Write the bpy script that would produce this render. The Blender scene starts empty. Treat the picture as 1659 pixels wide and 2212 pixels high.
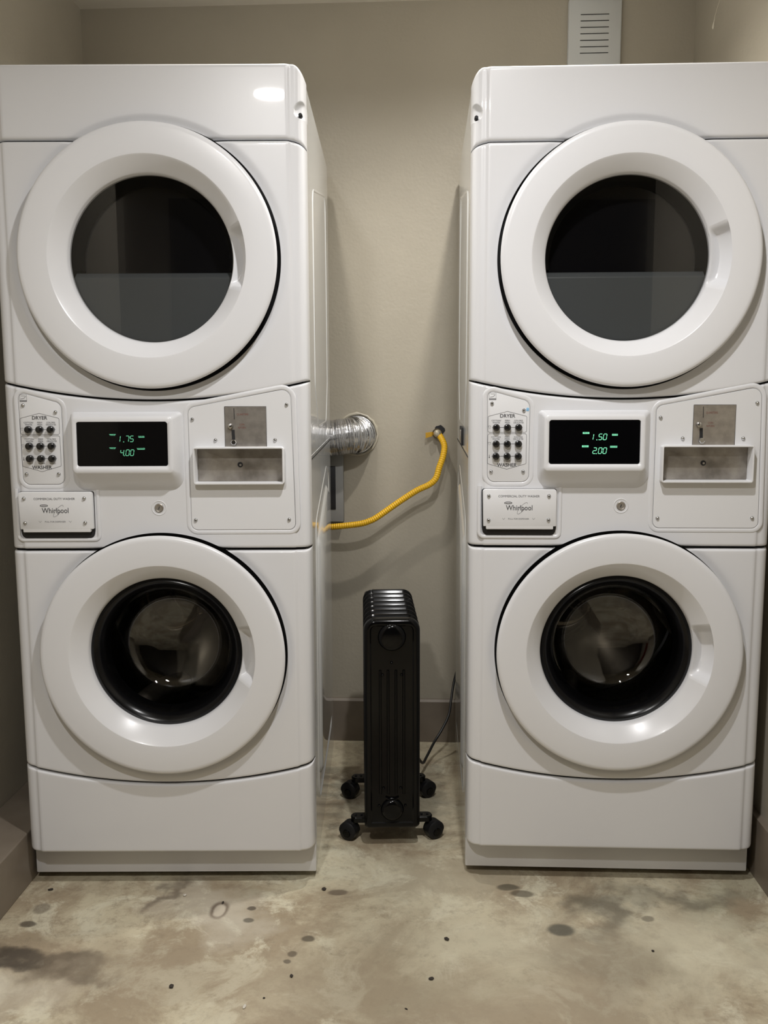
import bpy, bmesh, math, random
from math import sin, cos, pi, radians, sqrt, atan2
from mathutils import Vector, Matrix

# ------------------------------------------------------------------ camera, world, lights, exposure
S = bpy.context.scene
COL = S.collection
F_PX, PITCH, YAW, ROLL, CAM_H, CAM_Y = 2019.4, 0.1367, -0.0533, -0.0036, 1.2, -2.1116

def setup_camera():
    cy, sy = cos(YAW), sin(YAW)
    cp, sp = cos(PITCH), sin(PITCH)
    right = Vector((cy, -sy, 0))
    fy = Vector((sy, cy, 0))
    fwd = fy * cp - Vector((0, 0, sp))
    up = fy * sp + Vector((0, 0, cp))
    cr, sr = cos(ROLL), sin(ROLL)
    r2 = right * cr + up * sr
    u2 = up * cr - right * sr
    cam = bpy.data.cameras.new('camera')
    o = bpy.data.objects.new('camera', cam)
    COL.objects.link(o)
    m = Matrix((( r2.x, u2.x, -fwd.x, 0), (r2.y, u2.y, -fwd.y, CAM_Y), (r2.z, u2.z, -fwd.z, CAM_H), (0, 0, 0, 1)))
    o.matrix_world = m
    cam.sensor_fit = 'HORIZONTAL'
    cam.sensor_width = 36
    cam.lens = F_PX * 36 / 1659
    cam.clip_start = 0.02
    S.camera = o
setup_camera()

S.view_settings.view_transform = 'Standard'
S.view_settings.look = 'None'
S.view_settings.gamma = 1
S.view_settings.use_curve_mapping = False
S.view_settings.exposure = 0.22

w = bpy.data.worlds.new('world')
S.world = w
w.use_nodes = True
w.node_tree.nodes['Background'].inputs[0].default_value = (0.9, 0.88, 0.8, 1)
w.node_tree.nodes['Background'].inputs[1].default_value = 0.08

def spot(name, loc, power, size, blend, radius, col=(1, .95, .88), aim=None):
    l = bpy.data.lights.new(name, 'SPOT')
    l.energy = power; l.spot_size = radians(size); l.spot_blend = blend
    l.shadow_soft_size = radius; l.color = col
    o = bpy.data.objects.new(name, l); COL.objects.link(o); o.location = loc
    if aim: o.rotation_euler = (Vector(aim) - Vector(loc)).to_track_quat('-Z', 'Y').to_euler()
    return o
def area(name, loc, power, size, col=(1, .965, .93), aim=None):
    l = bpy.data.lights.new(name, 'AREA')
    l.shape = 'DISK'; l.size = size; l.energy = power; l.color = col
    o = bpy.data.objects.new(name, l); COL.objects.link(o); o.location = loc
    if aim: o.rotation_euler = (Vector(aim) - Vector(loc)).to_track_quat('-Z', 'Y').to_euler()
    return o
# recessed ceiling lamps of the laundry room (the ceiling is 2.36 m high)
spot('downlight_alcove', (0.17, 0.20, 2.34), 40, 150, 1.0, 0.025, (1, .96, .90))
spot('downlight_alcove_left', (-0.37, 0.16, 2.34), 22, 150, 1.0, 0.025, (1, .96, .90))
spot('downlight_middle', (0.12, -0.88, 2.34), 64, 172, 1.0, 0.03, (1, .99, .99))
area('ceiling_lamp_room', (-0.46, -1.85, 2.34), 19, 0.12, (1, .98, .96))

# ------------------------------------------------------------------ materials
def mat(name, col, rough=0.5, metal=0.0, coat=0.0, spec=0.5, emit=None, bump=None):
    m = bpy.data.materials.new(name); m.use_nodes = True
    nt = m.node_tree; b = nt.nodes['Principled BSDF']
    b.inputs['Base Color'].default_value = (*col, 1)
    b.inputs['Roughness'].default_value = rough
    b.inputs['Metallic'].default_value = metal
    b.inputs['Coat Weight'].default_value = coat
    b.inputs['Specular IOR Level'].default_value = spec
    if emit:
        b.inputs['Emission Color'].default_value = (*emit[0], 1)
        b.inputs['Emission Strength'].default_value = emit[1]
    if bump:
        scale, strength, dist = bump
        tc = nt.nodes.new('ShaderNodeTexCoord'); n = nt.nodes.new('ShaderNodeTexNoise')
        n.inputs['Scale'].default_value = scale; n.inputs['Detail'].default_value = 3
        bp = nt.nodes.new('ShaderNodeBump'); bp.inputs['Strength'].default_value = strength
        bp.inputs['Distance'].default_value = dist
        nt.links.new(tc.outputs['Object'], n.inputs['Vector'])
        nt.links.new(n.outputs['Fac'], bp.inputs['Height'])
        nt.links.new(bp.outputs['Normal'], b.inputs['Normal'])
    return m

def noisy(m, scale, c1, c2, detail=5, lo=.35, hi=.65):
    nt = m.node_tree; b = nt.nodes['Principled BSDF']
    tc = nt.nodes.new('ShaderNodeTexCoord'); n = nt.nodes.new('ShaderNodeTexNoise')
    n.inputs['Scale'].default_value = scale; n.inputs['Detail'].default_value = detail
    r = nt.nodes.new('ShaderNodeValToRGB')
    r.color_ramp.elements[0].position = lo; r.color_ramp.elements[0].color = (*c1, 1)
    r.color_ramp.elements[1].position = hi; r.color_ramp.elements[1].color = (*c2, 1)
    nt.links.new(tc.outputs['Object'], n.inputs['Vector'])
    nt.links.new(n.outputs['Fac'], r.inputs['Fac'])
    nt.links.new(r.outputs['Color'], b.inputs['Base Color'])
    return m

def glass(name, tint, ior=1.5, gain=1.0):
    m = bpy.data.materials.new(name); m.use_nodes = True
    nt = m.node_tree; nt.nodes.clear()
    out = nt.nodes.new('ShaderNodeOutputMaterial'); mx = nt.nodes.new('ShaderNodeMixShader')
    t = nt.nodes.new('ShaderNodeBsdfTransparent'); t.inputs[0].default_value = (*tint, 1)
    g = nt.nodes.new('ShaderNodeBsdfGlossy'); g.inputs['Roughness'].default_value = 0.015
    g.inputs['Color'].default_value = (gain, gain, gain, 1)
    lw = nt.nodes.new('ShaderNodeLayerWeight'); lw.inputs['Blend'].default_value = .5
    pw = nt.nodes.new('ShaderNodeMath'); pw.operation = 'POWER'; pw.inputs[1].default_value = 5
    f = nt.nodes.new('ShaderNodeMath'); f.operation = 'MULTIPLY_ADD'
    r0 = ((ior-1)/(ior+1))**2; f.inputs[1].default_value = 1-r0; f.inputs[2].default_value = r0
    nt.links.new(lw.outputs['Facing'], pw.inputs[0]); nt.links.new(pw.outputs[0], f.inputs[0])
    nt.links.new(f.outputs[0], mx.inputs[0]); nt.links.new(t.outputs[0], mx.inputs[1])
    nt.links.new(g.outputs[0], mx.inputs[2]); nt.links.new(mx.outputs[0], out.inputs[0])
    return m

M = {}
M['enamel'] = mat('white_enamel', (.72, .725, .745), .30, coat=.35)
M['door_white'] = mat('door_white_plastic', (.74, .745, .765), .28, coat=.3)
M['side'] = mat('white_side_steel', (.72, .73, .73), .14, coat=.5)
M['plate'] = mat('white_sheet_plate', (.74, .745, .76), .33, coat=.2)
M['gap'] = mat('dark_seam', (.012, .012, .014), .6)
M['rubber'] = mat('black_rubber', (.004, .004, .0045), .45, spec=.25)
M['blackgloss'] = mat('black_gloss', (.006, .006, .007), .12, coat=.5)
M['rim'] = mat('black_rim', (.003, .003, .0035), .22, spec=.25)
M['drumback'] = mat('polished_drum_back', (.36, .34, .31), .2, metal=1)
M['button'] = mat('black_button', (.008, .008, .009), .2, coat=.4)
M['ink'] = mat('dark_print', (.06, .06, .065), .5)
M['inkred'] = mat('red_brown_print', (.22, .10, .08), .5)
M['inkgrey'] = mat('grey_print', (.22, .22, .23), .5)
M['blue'] = mat('blue_mark', (.25, .50, .75), .5)
M['chrome'] = mat('chrome', (.55, .55, .55), .18, metal=1)
M['steel'] = noisy(mat('brushed_steel', (.45, .42, .39), .38, metal=.85), 60, (.40, .37, .34), (.50, .47, .43))
M['coinsteel'] = noisy(mat('worn_coin_door_steel', (.3, .28, .25), .42, metal=.6), 22, (.20, .18, .155), (.40, .37, .33), 6)
M['grey_plastic'] = mat('dark_grey_shade_plastic', (.095, .103, .105), .33, coat=.2)
M['dark_in'] = mat('dark_drum_interior', (.045, .042, .04), .5)
M['screen'] = mat('black_display_glass', (.002, .002, .0025), .06, spec=.22)
M['led'] = mat('green_led', (.05, .3, .15), .5, emit=((.32, 1.0, .62), .62))
M['leddim'] = mat('dim_green_led', (.05, .3, .15), .5, emit=((.32, 1.0, .62), .28))
M['glass'] = glass('dryer_window_glass', (.72, .72, .72), 1.45)
M['bowl'] = glass('washer_bowl_glass', (.72, .71, .69), 1.55)
M['foil'] = mat('aluminium_foil', (.72, .72, .73), .22, metal=1, bump=(45, .5, .004))
M['hose'] = mat('yellow_hose_coating', (.80, .46, .015), .38)
M['brass'] = mat('brass_fitting', (.66, .60, .47), .35, metal=.7)
M['yellow'] = mat('yellow_valve_handle', (.60, .34, .03), .4)
M['heater'] = mat('heater_black_enamel', (.002, .002, .0022), .14, spec=.22)
M['heater_matt'] = mat('heater_black_plastic', (.008, .008, .009), .45, spec=.3)
M['cord'] = mat('black_cord', (.008, .008, .008), .4)
M['vent'] = mat('vent_cover_plastic', (.55, .56, .55), .5)
M['box'] = mat('grey_outlet_box', (.30, .30, .29), .5)
M['paint_drip'] = mat('pale_paint_drip', (.66, .62, .52), .4)
M['foot'] = mat('grey_foot', (.35, .34, .31), .5)
M['ledge'] = noisy(mat('taupe_ledge_paint', (.22, .18, .14), .45), 9, (.18, .148, .115), (.225, .19, .15))
M['darkwood'] = mat('invented_door_dark_brown', (.035, .028, .022), .5)
M['red'] = mat('invented_door_red', (.30, .02, .015), .4)
M['ceil'] = mat('ceiling_paint', (.60, .55, .46), .8)
M['caulk'] = mat('wall_caulk', (.50, .46, .37), .35)
M['litter'] = mat('dark_grit', (.035, .028, .022), .8)
M['litter_pale'] = mat('pale_grit', (.6, .57, .5), .7)

def drum_mat():
    m = mat('perforated_drum_steel', (.22, .21, .20), .28, metal=.9)
    nt = m.node_tree; b = nt.nodes['Principled BSDF']
    tc = nt.nodes.new('ShaderNodeTexCoord')
    v = nt.nodes.new('ShaderNodeTexVoronoi'); v.inputs['Scale'].default_value = 120
    r = nt.nodes.new('ShaderNodeValToRGB')
    r.color_ramp.elements[0].position = .28; r.color_ramp.elements[0].color = (.01, .01, .01, 1)
    r.color_ramp.elements[1].position = .36; r.color_ramp.elements[1].color = (.12, .115, .105, 1)
    nt.links.new(tc.outputs['Object'], v.inputs['Vector'])
    nt.links.new(v.outputs['Distance'], r.inputs['Fac'])
    nt.links.new(r.outputs['Color'], b.inputs['Base Color'])
    return m
M['drum'] = drum_mat()

def wall_mat():
    m = mat('beige_eggshell_wall', (.50, .44, .34), .42)
    nt = m.node_tree; b = nt.nodes['Principled BSDF']
    tc = nt.nodes.new('ShaderNodeTexCoord')
    n1 = nt.nodes.new('ShaderNodeTexNoise'); n1.inputs['Scale'].default_value = 2.5; n1.inputs['Detail'].default_value = 4
    r = nt.nodes.new('ShaderNodeValToRGB')
    r.color_ramp.elements[0].position = .3; r.color_ramp.elements[0].color = (.385, .350, .282, 1)
    r.color_ramp.elements[1].position = .7; r.color_ramp.elements[1].color = (.430, .392, .317, 1)
    n2 = nt.nodes.new('ShaderNodeTexNoise'); n2.inputs['Scale'].default_value = 110; n2.inputs['Detail'].default_value = 2
    n3 = nt.nodes.new('ShaderNodeTexNoise'); n3.inputs['Scale'].default_value = 12; n3.inputs['Detail'].default_value = 2
    add = nt.nodes.new('ShaderNodeMath'); add.operation = 'MULTIPLY_ADD'; add.inputs[1].default_value = 1.6
    bp = nt.nodes.new('ShaderNodeBump'); bp.inputs['Strength'].default_value = .35; bp.inputs['Distance'].default_value = .0016
    L = nt.links.new
    for n in (n1, n2, n3): L(tc.outputs['Object'], n.inputs['Vector'])
    L(n1.outputs['Fac'], r.inputs['Fac']); L(r.outputs['Color'], b.inputs['Base Color'])
    L(n3.outputs['Fac'], add.inputs[0]); L(n2.outputs['Fac'], add.inputs[2])
    L(add.outputs[0], bp.inputs['Height']); L(bp.outputs['Normal'], b.inputs['Normal'])
    return m
M['wall'] = wall_mat()

def floor_mat():
    m = bpy.data.materials.new('stained_concrete'); m.use_nodes = True
    nt = m.node_tree; b = nt.nodes['Principled BSDF']; L = nt.links.new
    tc = nt.nodes.new('ShaderNodeTexCoord'); P = tc.outputs['Object']
    def noise(scale, detail=5, rough=.55, vec=P, dist=0):
        n = nt.nodes.new('ShaderNodeTexNoise'); n.inputs['Scale'].default_value = scale
        n.inputs['Detail'].default_value = detail; n.inputs['Roughness'].default_value = rough
        n.inputs['Distortion'].default_value = dist
        L(vec, n.inputs['Vector']); return n.outputs['Fac']
    def mrange(v, a, c, lo=0., hi=1.):
        n = nt.nodes.new('ShaderNodeMapRange'); n.interpolation_type = 'SMOOTHSTEP'
        n.inputs['From Min'].default_value = a; n.inputs['From Max'].default_value = c
        n.inputs['To Min'].default_value = lo; n.inputs['To Max'].default_value = hi
        L(v, n.inputs['Value']); return n.outputs['Result']
    def mix(f, c1, c2):
        n = nt.nodes.new('ShaderNodeMix'); n.data_type = 'RGBA'
        if isinstance(f, float): n.inputs[0].default_value = f
        else: L(f, n.inputs[0])
        for i, c in ((6, c1), (7, c2)):
            if isinstance(c, tuple): n.inputs[i].default_value = (*c, 1)
            else: L(c, n.inputs[i])
        return n.outputs[2]
    c = mix(mrange(noise(3.2, 9, .68, dist=.5), .42, .58), (.37, .30, .205), (.58, .52, .375))
    c = mix(mrange(noise(6.5, 9, .72, dist=.6), .50, .62, 0, .8), c, (.68, .64, .49))
    c = mix(mrange(noise(2.3, 5, .6, dist=1.0), .55, .72, 0, .55), c, (.44, .43, .31))
    c = mix(mrange(noise(24, 9, .75), .50, .66, 0, .55), c, (.26, .205, .14))
    c = mix(mrange(noise(55, 8, .8), .35, .50, .28, 0), c, (.20, .17, .12))
    c = mix(mrange(noise(90, 4, .7), .60, .75, 0, .35), c, (.50, .47, .40))
    # distorted position for the hand placed stains
    nv = nt.nodes.new('ShaderNodeTexNoise'); nv.inputs['Scale'].default_value = 9; nv.inputs['Detail'].default_value = 6
    L(P, nv.inputs['Vector'])
    def distorted(amount):
        s = nt.nodes.new('ShaderNodeVectorMath'); s.operation = 'SUBTRACT'; s.inputs[1].default_value = (.5, .5, .5)
        L(nv.outputs['Color'], s.inputs[0])
        k = nt.nodes.new('ShaderNodeVectorMath'); k.operation = 'SCALE'; k.inputs['Scale'].default_value = amount
        L(s.outputs[0], k.inputs[0])
        a = nt.nodes.new('ShaderNodeVectorMath'); a.operation = 'ADD'
        L(P, a.inputs[0]); L(k.outputs[0], a.inputs[1]); return a.outputs[0]
    big, small = distorted(.30), distorted(.025)
    def stain(c, x, y, rx, ry, col, amt, vec, soft=.6):
        s = nt.nodes.new('ShaderNodeVectorMath'); s.operation = 'SUBTRACT'; s.inputs[1].default_value = (x, y, 0); L(vec, s.inputs[0])
        d = nt.nodes.new('ShaderNodeVectorMath'); d.operation = 'MULTIPLY'; d.inputs[1].default_value = (1/rx, 1/ry, 0); L(s.outputs[0], d.inputs[0])
        l = nt.nodes.new('ShaderNodeVectorMath'); l.operation = 'LENGTH'; L(d.outputs[0], l.inputs[0])
        return mix(mrange(l.outputs['Value'], 1 + soft, 1 - soft, 0, amt), c, col)
    dark = (.075, .06, .045)
    pale = (.66, .62, .52)
    for a in ((-.84, -.335, .13, .022, (.045, .037, .03), .85, big, .9), (-.74, -.365, .06, .03, dark, .75, big, .8),
              (-.95, -.33, .10, .03, dark, .8, big, .8),
              (-.87, -.44, .12, .06, pale, .55, big, .8), (-.62, -.35, .16, .12, (.30, .24, .165), .55, big, .8),
              (.40, -.08, .05, .10, (.13, .115, .085), .8, big, .8), (.38, -.28, .12, .15, (.24, .20, .14), .75, big, .9),
              (.58, -.24, .12, .13, (.62, .58, .44), .6, big, .7), (.58, -.04, .12, .04, (.15, .135, .10), .7, big, .8),
              (.10, -.22, .25, .10, (.54, .50, .38), .5, big, .9), (-.55, -.08, .10, .07, pale, .45, big, .8),
              (-.44, -.16, .06, .09, pale, .5, big, .8), (.0, .02, .20, .10, (.6, .57, .44), .4, big, .8),
              (.20, -.42, .30, .08, (.38, .32, .23), .6, big, .8), (-.20, -.40, .30, .10, (.39, .33, .235), .6, big, .8),
              (-.641, -.063, .02, .05, (.14, .11, .08), .7, big, .7),
              (-.22, .52, .05, .07, dark, .35, big, .8), (.0, .45, .05, .10, dark, .3, big, .8)):
        c = stain(c, *a)
    for a in ((-.414, -.116, .010, .008, dark, .8), (-.413, -.163, .013, .010, (.07, .065, .05), .7), (-.269, -.229, .014, .012, (.08, .065, .045), .8),
              (.286, -.168, .030, .022, (.075, .075, .06), .8), (.185, 0.0, .026, .014, (.09, .08, .055), .8), (.215, -.027, .026, .016, (.07, .055, .035), .75),
              (-.224, -.04, .022, .012, (.12, .09, .065), .75), (.487, -.117, .014, .012, (.12, .105, .08), .6),
              (-.488, -.125, .020, .034, (.13, .09, .065), .8), (-.487, -.128, .013, .025, (.58, .52, .42), .95),
              (-.907, -.20, .02, .012, dark, .8), (-.90, -.14, .018, .02, (.14, .11, .08), .6),
              (-.292, -.287, .010, .010, (.08, .06, .04), .7), (-.30, -.312, .008, .007, dark, .7)):
        c = stain(c, *a, small, .25)
    L(c, b.inputs['Base Color'])
    b.inputs['Roughness'].default_value = .55
    L(mrange(noise(7, 5), .3, .7, .36, .62), b.inputs['Roughness'])
    bp = nt.nodes.new('ShaderNodeBump'); bp.inputs['Strength'].default_value = .25; bp.inputs['Distance'].default_value = .003
    L(noise(35, 8, .65), bp.inputs['Height']); L(bp.outputs['Normal'], b.inputs['Normal'])
    return m
M['floor'] = floor_mat()

# ------------------------------------------------------------------ helpers
def obj(name, bm, m, parent=None, smooth=True, angle=40):
    if isinstance(bm, bmesh.types.BMesh):
        me = bpy.data.meshes.new(name)
        bmesh.ops.recalc_face_normals(bm, faces=bm.faces)
        bm.to_mesh(me); bm.free()
    else:
        me = bm
    for p in me.polygons: p.use_smooth = smooth
    if smooth: me.set_sharp_from_angle(angle=radians(angle))
    me.materials.append(M[m] if isinstance(m, str) else m)
    o = bpy.data.objects.new(name, me); COL.objects.link(o)
    if parent: o.parent = parent
    return o
def thing(name, label, cat, loc=(0, 0, 0), rz=0, group=None):
    o = bpy.data.objects.new(name, None); COL.objects.link(o)
    o.empty_display_size = .05
    o.location = loc; o.rotation_euler = (0, 0, rz)
    o['label'] = label; o['category'] = cat
    if group: o['group'] = group
    return o
def tag(o, label, cat, group=None):
    o['label'] = label; o['category'] = cat
    if group: o['group'] = group
    return o
def struct(name, bm, m, smooth=False):
    o = obj(name, bm, m, smooth=smooth); o['kind'] = 'structure'; return o
def nb(): return bmesh.new()

def box(bm, x0, x1, y0, y1, z0, z1, bev=0, seg=2):
    r = bmesh.ops.create_cube(bm, size=1)
    vs = r['verts']
    for v in vs:
        v.co = Vector(((x0+x1)/2 + v.co.x*(x1-x0), (y0+y1)/2 + v.co.y*(y1-y0), (z0+z1)/2 + v.co.z*(z1-z0)))
    if bev:
        es = list({e for v in vs for e in v.link_edges})
        bmesh.ops.bevel(bm, geom=es, offset=bev, segments=seg, profile=.5, affect='EDGES')

def tube(bm, pts, r, n=12, closed=False, cap=True, flat=None):
    """tube along points; r is a number or a list; flat=(axis vector, factor) squashes it"""
    P = [Vector(p) for p in pts]; N = len(P); rings = []
    prev = None
    for i, p in enumerate(P):
        a = P[(i-1) % N] if (closed or i > 0) else P[0]
        c = P[(i+1) % N] if (closed or i < N-1) else P[-1]
        t = (c - a).normalized()
        if prev is None:
            h = Vector((0, 1, 0)) if abs(t.y) < .9 else Vector((1, 0, 0))
            u = t.cross(h).normalized()
        else:
            u = (prev - t * prev.dot(t)).normalized()
        prev = u; v = t.cross(u)
        rr = r[i] if isinstance(r, (list, tuple)) else r
        ring = []
        for k in range(n):
            d = u*cos(2*pi*k/n)*rr + v*sin(2*pi*k/n)*rr
            if flat:
                ax, f = flat; d = d - ax * d.dot(ax) * (1-f)
            ring.append(bm.verts.new(p + d))
        rings.append(ring)
    for i in range(N if closed else N-1):
        A, B = rings[i], rings[(i+1) % N]
        for k in range(n):
            bm.faces.new((A[k], A[(k+1) % n], B[(k+1) % n], B[k]))
    if cap and not closed:
        bm.faces.new(list(reversed(rings[0]))); bm.faces.new(rings[-1])

def lathe(bm, prof, cx=0, cz=0, n=64, a0=0, a1=2*pi, axis='y', cy=0):
    """profile of (r, h); axis y: h is y and the circle lies in xz; axis z: h is z"""
    full = abs(a1-a0-2*pi) < 1e-6; cnt = n if full else n+1
    rings = []
    for r, h in prof:
        if r < 1e-6 and full:
            p = (cx, h, cz) if axis == 'y' else (cx, cy, h)
            rings.append([bm.verts.new(p)]); continue
        ring = []
        for k in range(cnt):
            a = a0 + (a1-a0)*k/n
            p = (cx + r*cos(a), h, cz + r*sin(a)) if axis == 'y' else (cx + r*cos(a), cy + r*sin(a), h)
            ring.append(bm.verts.new(p))
        rings.append(ring)
    for A, B in zip(rings, rings[1:]):
        for k in range(n):
            k2 = (k+1) % cnt
            if len(A) == 1 and len(B) == 1: continue
            if len(A) == 1: bm.faces.new((A[0], B[k2], B[k]))
            elif len(B) == 1: bm.faces.new((A[k], A[k2], B[0]))
            else: bm.faces.new((A[k], A[k2], B[k2], B[k]))
    return rings

def rpoly(pts, rad, seg=6):
    """rounded polygon from corner points; rad is a number or one per corner"""
    out = []; n = len(pts)
    for i in range(n):
        p = Vector(pts[i]); a = (Vector(pts[i-1]) - p); b = (Vector(pts[(i+1) % n]) - p)
        r = rad[i] if isinstance(rad, (list, tuple)) else rad
        if r <= 0: out.append((p.x, p.y)); continue
        a.normalize(); b.normalize()
        ang = a.angle(b); d = r / math.tan(ang/2)
        c = p + (a+b).normalized() * (r / sin(ang/2))
        s = p + a*d - c; e = p + b*d - c
        a_s = atan2(s.y, s.x); a_e = atan2(e.y, e.x); da = a_e - a_s
        while da > pi: da -= 2*pi
        while da < -pi: da += 2*pi
        for k in range(seg+1):
            t = a_s + da*k/seg; out.append((c.x + r*cos(t), c.y + r*sin(t)))
    return out
def inset(pts, d):
    """moves a closed outline inwards by d"""
    n = len(pts); A = sum(pts[i][0]*pts[(i+1) % n][1] - pts[(i+1) % n][0]*pts[i][1] for i in range(n))
    s = 1 if A > 0 else -1; out = []
    for i in range(n):
        p0, p1, p2 = Vector(pts[i-1]), Vector(pts[i]), Vector(pts[(i+1) % n])
        t1 = (p1-p0); t2 = (p2-p1)
        if t1.length < 1e-9: t1 = t2
        if t2.length < 1e-9: t2 = t1
        t = (t1.normalized() + t2.normalized())
        if t.length < 1e-9: t = t1
        t.normalize(); nrm = Vector((-t.y, t.x)) * s
        c = max(.5, abs(t.dot(t1.normalized())))
        q = p1 + nrm*d/c; out.append((q.x, q.y))
    return out
def plate(bm, out, yb, yf, bev=.0008, back=True):
    """solid plate in the xz plane: outline at yb (back), bevelled front at yf (towards the viewer, smaller y)"""
    sg = 1 if yf < yb else -1
    loops = [(out, yb), (out, yf + sg*bev), (inset(out, bev*.35), yf + sg*bev*.3), (inset(out, bev), yf)]
    vs = [[bm.verts.new((x, y, z)) for x, z in pts] for pts, y in loops]
    n = len(out)
    for A, B in zip(vs, vs[1:]):
        for k in range(n): bm.faces.new((A[k], A[(k+1) % n], B[(k+1) % n], B[k]))
    bm.faces.new(vs[-1])
    if back: bm.faces.new(list(reversed(vs[0])))
def rect(x0, x1, z0, z1, r=.003, seg=5): return rpoly([(x0, z0), (x1, z0), (x1, z1), (x0, z1)], r, seg)
def loops_mesh(bm, loops, capa=False, capb=False):
    vs = [[bm.verts.new(p) for p in l] for l in loops]; n = len(vs[0])
    for A, B in zip(vs, vs[1:]):
        for k in range(n): bm.faces.new((A[k], A[(k+1) % n], B[(k+1) % n], B[k]))
    if capa: bm.faces.new(list(reversed(vs[0])))
    if capb: bm.faces.new(vs[-1])
def o3(pts, y): return [(x, y, z) for x, z in pts]

def text_into(bm, s, x, z, size, y, sx=1.0, bold=0.0, shear=0.0, align='CENTER'):
    cu = bpy.data.curves.new('t', 'FONT'); cu.body = s; cu.size = 1; cu.align_x = align
    cu.align_y = 'CENTER'; cu.offset = bold; cu.shear = shear; cu.resolution_u = 3
    cu.extrude = 0
    o = bpy.data.objects.new('t', cu); COL.objects.link(o)
    me = bpy.data.meshes.new_from_object(o)
    me.transform(Matrix(((size*sx, 0, 0, x), (0, 0, 1, y), (0, size, 0, z), (0, 0, 0, 1))))
    bm.from_mesh(me)
    bpy.data.objects.remove(o); bpy.data.curves.remove(cu); bpy.data.meshes.remove(me)
def stroke(bm, pts, wd, y, closed=False):
    """thin flat printed line in the xz plane"""
    P = [Vector(p) for p in pts]; n = len(P); L = []
    for i in range(n):
        a = P[i-1] if (closed or i > 0) else P[0]; c = P[(i+1) % n] if (closed or i < n-1) else P[-1]
        t = (c-a)
        t = t.normalized() if t.length > 1e-9 else Vector((1, 0)); nn = Vector((-t.y, t.x))*wd/2
        L.append((bm.verts.new((P[i].x+nn.x, y, P[i].y+nn.y)), bm.verts.new((P[i].x-nn.x, y, P[i].y-nn.y))))
    for i in range(n if closed else n-1):
        a, b = L[i], L[(i+1) % n]; bm.faces.new((a[0], b[0], b[1], a[1]))
def catmull(P, sub=8, closed=False):
    P = [Vector(p) for p in P]; out = []; n = len(P)
    for i in range(n if closed else n-1):
        if closed: a, b, c, d = P[i-1], P[i], P[(i+1) % n], P[(i+2) % n]
        else: a, b, c, d = P[max(i-1, 0)], P[i], P[i+1], P[min(i+2, n-1)]
        for k in range(sub):
            t = k/sub
            out.append(.5*((2*b) + (c-a)*t + (2*a-5*b+4*c-d)*t*t + (3*b-a-3*c+d)*t**3))
    if not closed: out.append(P[-1])
    return out

# ------------------------------------------------------------------ the room
WY = .93          # back wall
CEIL = 2.357
def quad_prism(bm, pts2, z0, z1):
    a = [bm.verts.new((x, y, z0)) for x, y in pts2]; b = [bm.verts.new((x, y, z1)) for x, y in pts2]; n = len(a)
    for k in range(n): bm.faces.new((a[k], a[(k+1) % n], b[(k+1) % n], b[k]))
    bm.faces.new(b); bm.faces.new(list(reversed(a)))
YB = -3.5
bm = nb(); box(bm, -2.6, 1.9, YB-.1, WY+.1, -.1, 0); struct('floor', bm, 'floor')
bm = nb(); box(bm, -2.6, 1.9, YB-.1, WY+.1, CEIL, CEIL+.1); struct('ceiling', bm, 'ceil')
bm = nb(); box(bm, -1.3, 1.1, WY, WY+.1, 0, CEIL); struct('wall_back', bm, 'wall')
LW = -1.103
bm = nb(); box(bm, LW-.1, LW, -1.9, WY, 0, CEIL); struct('wall_left', bm, 'wall')
RW = [(.784, WY), (.806, 0), (.842, -1.45)]
bm = nb(); quad_prism(bm, [RW[0], RW[1], RW[2], (RW[2][0]+.12, RW[2][1]), (RW[0][0]+.16, RW[0][1])], 0, CEIL); struct('wall_right', bm, 'wall')
bm = nb(); box(bm, -2.6, 1.9, YB-.1, YB, 0, CEIL); struct('wall_front', bm, 'wall')
bm = nb(); box(bm, -2.7, -2.6, YB-.1, -1.8, 0, CEIL); struct('wall_hall_left', bm, 'wall')
bm = nb(); box(bm, -2.6, LW-.1, -1.9, -1.8, 0, CEIL); struct('wall_hall_back', bm, 'wall')
bm = nb(); box(bm, 1.9, 2.0, YB-.1, -1.35, 0, CEIL); struct('wall_hall_right', bm, 'wall')
bm = nb(); box(bm, RW[2][0]+.12, 2.0, -1.45, -1.35, 0, CEIL); struct('wall_hall_side', bm, 'wall')
# invented red door behind the camera, added only for its reflection in the dryer window
bm = nb(); box(bm, -2.40, -1.62, YB, YB+.04, 0, 2.05, .003); d = struct('invented_red_door', bm, 'red')
bm = nb(); lathe(bm, [(0, YB+.10), (.022, YB+.095), (.028, YB+.075), (.012, YB+.055), (.012, YB+.04)], -1.70, .98, 20); obj('door_handle', bm, 'chrome', d)  # made-up handle of the invented red door

bm = nb(); box(bm, -1.15, 1.35, YB, YB+.03, 0, 2.25, .003); struct('invented_dark_door', bm, 'darkwood')  # invented door, unseen: its dark face cuts light bouncing off the front wall
bm = nb()   # thick painted ledge along the left wall
box(bm, LW, -.974, -1.9, WY-.018, 0, .130, .003); struct('baseboard_left', bm, 'ledge')
bm = nb()
lo = [(-.974, WY), (.764, WY), (.764, WY-.017), (-.974, WY-.017)]
a = [bm.verts.new((x, y, 0)) for x, y in lo]; b_ = [bm.verts.new((x, y, .140)) for x, y in lo]
c_ = [bm.verts.new((x, WY - (.0 if y == WY else .010), .147)) for x, y in lo]
for A, B in ((a, b_), (b_, c_)):
    for k in range(4): bm.faces.new((A[k], A[(k+1) % 4], B[(k+1) % 4], B[k]))
bm.faces.new(c_); bm.faces.new(list(reversed(a)))
struct('baseboard_back', bm, 'ledge')
bm = nb()
t = .018
quad_prism(bm, [RW[0], RW[1], RW[2], (RW[2][0]-t, RW[2][1]), (RW[1][0]-t, RW[1][1]), (RW[0][0]-t, RW[0][1])], 0, .15)
struct('baseboard_right', bm, 'ledge')

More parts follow.
